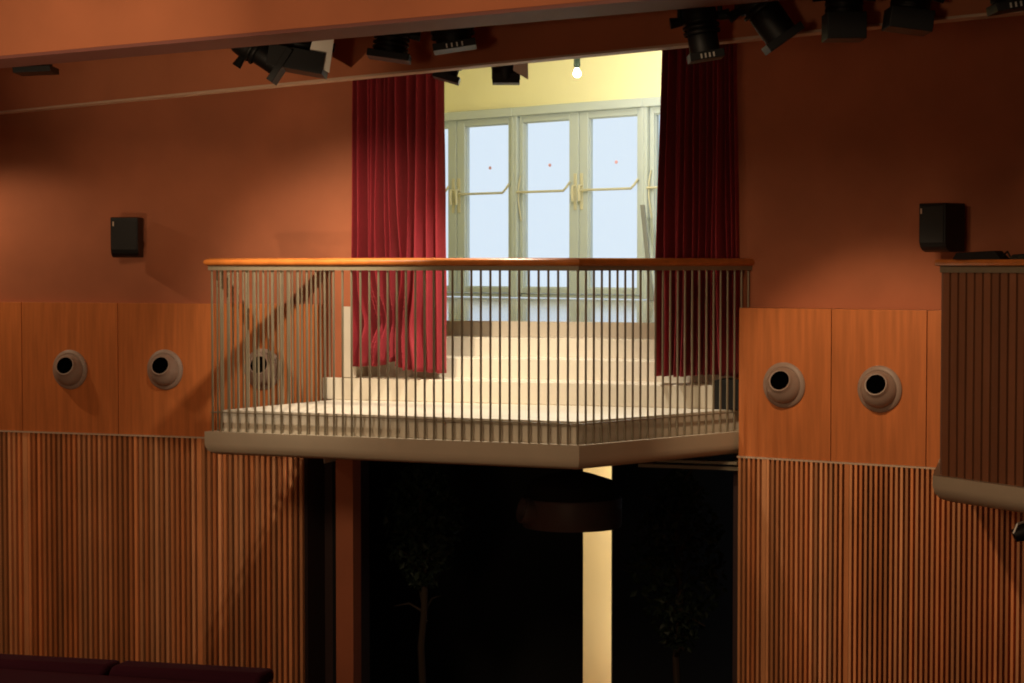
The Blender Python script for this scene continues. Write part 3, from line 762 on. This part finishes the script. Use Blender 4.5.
# dark trees in the doorway
def tree(cx, cy, h0, h1, rad, n, seed, label):
    root = empty('potted_tree', (cx, cy, .0), label, 'plant', 'dark trees inside the doorway')
    T0 = Matrix.Translation((cx, cy, 0))
    mb = MB(); mb.lathe([(0,.0),(.17,.0),(.20,.05),(.24,.40),(.25,.42),(.23,.42),(.22,.38),(0,.37)], 24, T0); build(mb, 'pot', M['pot'], root, smooth=True)
    rnd = random.Random(seed)
    pts = [Vector((cx+.02*math.sin(k*1.7), cy+.02*math.cos(k*2.1), .36+(h1-.5)*k/8)) for k in range(9)]
    mb = MB(); mb.tube(pts, [.035-.002*k for k in range(9)], 8)
    for k in range(14):
        b0 = pts[rnd.randint(3,8)]; w = rnd.uniform(0, 6.28); e = b0+Vector((math.cos(w)*rad*.7, math.sin(w)*rad*.7, rnd.uniform(.02,.3)))
        mb.tube([b0, (b0+e)/2+Vector((0,0,.05)), e], [.012,.009,.005], 5)
    build(mb, 'trunk', M['bark'], root, smooth=True)
    mb = MB()
    for k in range(n):
        w = rnd.uniform(0, 6.28); rr2 = rad*math.sqrt(rnd.random()); zz = rnd.uniform(h0, h1)
        f = math.sin(math.pi*(zz-h0)/(h1-h0)*.9+.15); c = Vector((cx+math.cos(w)*rr2*f, cy+math.sin(w)*rr2*f, zz))
        a = Vector((rnd.gauss(0,1), rnd.gauss(0,1), rnd.gauss(-.6,.6))).normalized(); b = a.cross(Vector((rnd.gauss(0,1),rnd.gauss(0,1),1))).normalized(); l = rnd.uniform(.05,.09); q = l*.28
        m_ = a.cross(b)*.008
        mb.poly([c, c+a*l*.5+b*q+m_, c+a*l, c+a*l*.5-b*q+m_])
    build(mb, 'foliage', M['leaf'], root)
tree(-.74, 16.3, 1.75, 2.80, .36, 1500, 4, 'dark leafy potted tree at the left side of the black doorway')
tree(1.35, 15.9, 1.3, 2.75, .40, 1500, 9, 'dark leafy potted tree at the right side of the black doorway')
# ------------------------------------------------------------------ viewing gallery in front, plum seat backs
GZ = ZE-1.55
mb = MB(); mb.box((-1.0, .9, GZ-.1), (9, 9.8, .2)); struct(mb, 'floor_gallery', M['floor'])
def hp(x, y, h): r = ray(x, y); t = -h/r.z; return Vector((r.x*t, r.y*t, ZE-h))
sr = P(268, 671, 5.25); sl = P(-70, 652.5, 5.25+.30); sm = sl.lerp(sr, (120+70)/338.)
sf = Fr(sl[:2], math.degrees(math.atan2(sr.y-sl.y, sr.x-sl.x))); SL = (Vector(sr[:2])-Vector(sl[:2])).length; um_ = (Vector(sm[:2])-sf.o).dot(sf.u)
zt_ = (sl.z+sr.z)/2
bench = empty('upholstered_bench', sf.w(SL/2, 0, GZ), 'dark plum velvet bench back along the bottom left edge', 'bench')
for a_, b_ in ((0, um_-.004), (um_+.004, SL)):
    mb = MB(); z0_ = GZ+.42
    za = sl.z+(sr.z-sl.z)*a_/SL; zb_ = sl.z+(sr.z-sl.z)*b_/SL
    mb.hexa([sf.w(a_,.07,z0_),sf.w(b_,.07,z0_),sf.w(b_,-.05,z0_),sf.w(a_,-.05,z0_),sf.w(a_,.04,za),sf.w(b_,.04,zb_),sf.w(b_,-.05,zb_),sf.w(a_,-.05,za)])
    build(mb, 'back_cushion', M['seat'], bench, bevel=.015, smooth=True)
mb = MB(); mb.fbox(sf, 0, SL, .06, .52, GZ+.32, GZ+.44); build(mb, 'seat', M['seat'], bench, bevel=.03)
mb = MB(); mb.fbox(sf, 0, SL, -.05, .48, GZ+.10, GZ+.32); build(mb, 'bench_base', M['trimdark'], bench)
for u in (.05, SL-.05):
    for d in (.0, .42):
        mb = MB(); mb.fbox(sf, u-.02, u+.02, d, d+.04, GZ, GZ+.10); build(mb, 'leg', M['black'], bench)
# ------------------------------------------------------------------ light
W = bpy.data.worlds.new('world'); S.world = W; W.use_nodes = True
bg = W.node_tree.nodes['Background']; bg.inputs[0].default_value = (.76,.88,1,1); bg.inputs[1].default_value = 1.0
WARM = (1,.72,.45); WARM2 = (1,.80,.58)
lamp_group('key_spot', 'SPOT', (-1.60,12.62,ZE+1.16), aim=(-1.0,15.1,ZE-.75), energy=300, color=WARM2, spot_size=R(70), spot_blend=.85, shadow_soft_size=.04)
lamp_group('deck_spot', 'SPOT', (-.15,13.85,ZE+1.88), aim=(-.15,14.05,DECK), energy=400, color=(1,.88,.71), spot_size=R(72), spot_blend=.6, shadow_soft_size=.05)
lamp_group('hall_fill_low', 'AREA', (-3.2,-2.0,ZE-.5), aim=(-3.4,14,ZE+.6), energy=95, color=WARM, size=1.0)  # added low fill from behind the view, brightens walls and back beam
lamp_group('hall_fill', 'AREA', (-3.5,4.5,ZE+2.6), aim=(-2.5,14,ZE-.5), energy=165, color=WARM, size=1.2)  # added soft fill standing in for the general light of the hall
lamp_group('beam_fill_spot', 'SPOT', (-4.2,6.0,ZE-1.2), aim=(-2.3,13.6,ZE+1.38), energy=750, color=WARM, spot_size=R(30), spot_blend=.9, shadow_soft_size=.05)  # added unseen spot that brightens the face of the back beam
lamp_group('hall_fill_right', 'AREA', (3.0,3.0,ZE+2.6), aim=(2.5,13,ZE-1), energy=12, color=WARM, size=1.2)  # added weak fill for the right side of the hall
lamp_group('right_panel_spot', 'SPOT', RW.w(1.0,2.3,ZE+1.1), aim=RW.w(1.1,0,ZE-1.45), energy=150, color=WARM, spot_size=R(58), spot_blend=.55, shadow_soft_size=.05)
q = LW.w(LW.uz(70,369)[0]-1.25, .95, ZE+1.15)
lamp_group('left_wall_spot', 'SPOT', q, aim=LW.w(LW.uz(70,369)[0]+.1,0,ZE-.9), energy=60, color=WARM, spot_size=R(80), spot_blend=.8, shadow_soft_size=.04)
lamp_group('alcove_light', 'POINT', (lp.x, lp.y, lp.z-.12), energy=150, color=(1,.97,.90), shadow_soft_size=.06)
lamp_group('alcove_ceiling_light', 'AREA', (1.2,23.0,ACEIL-.03), aim=(1.2,23.5,ZE), energy=105, color=(1,.97,.92), size=2.5)
for zz, e in ((3.05, 26), (1.9, 14), (.7, 14)): lamp_group('corridor_light', 'POINT', (1.75,19.45,zz), energy=e*2.2, color=(1,.83,.56), shadow_soft_size=.1)
S.view_settings.view_transform = 'Standard'; S.view_settings.look = 'None'
S.cycles.filter_width = 1.9
S.view_settings.exposure = 0; S.view_settings.gamma = 1; S.view_settings.use_curve_mapping = False
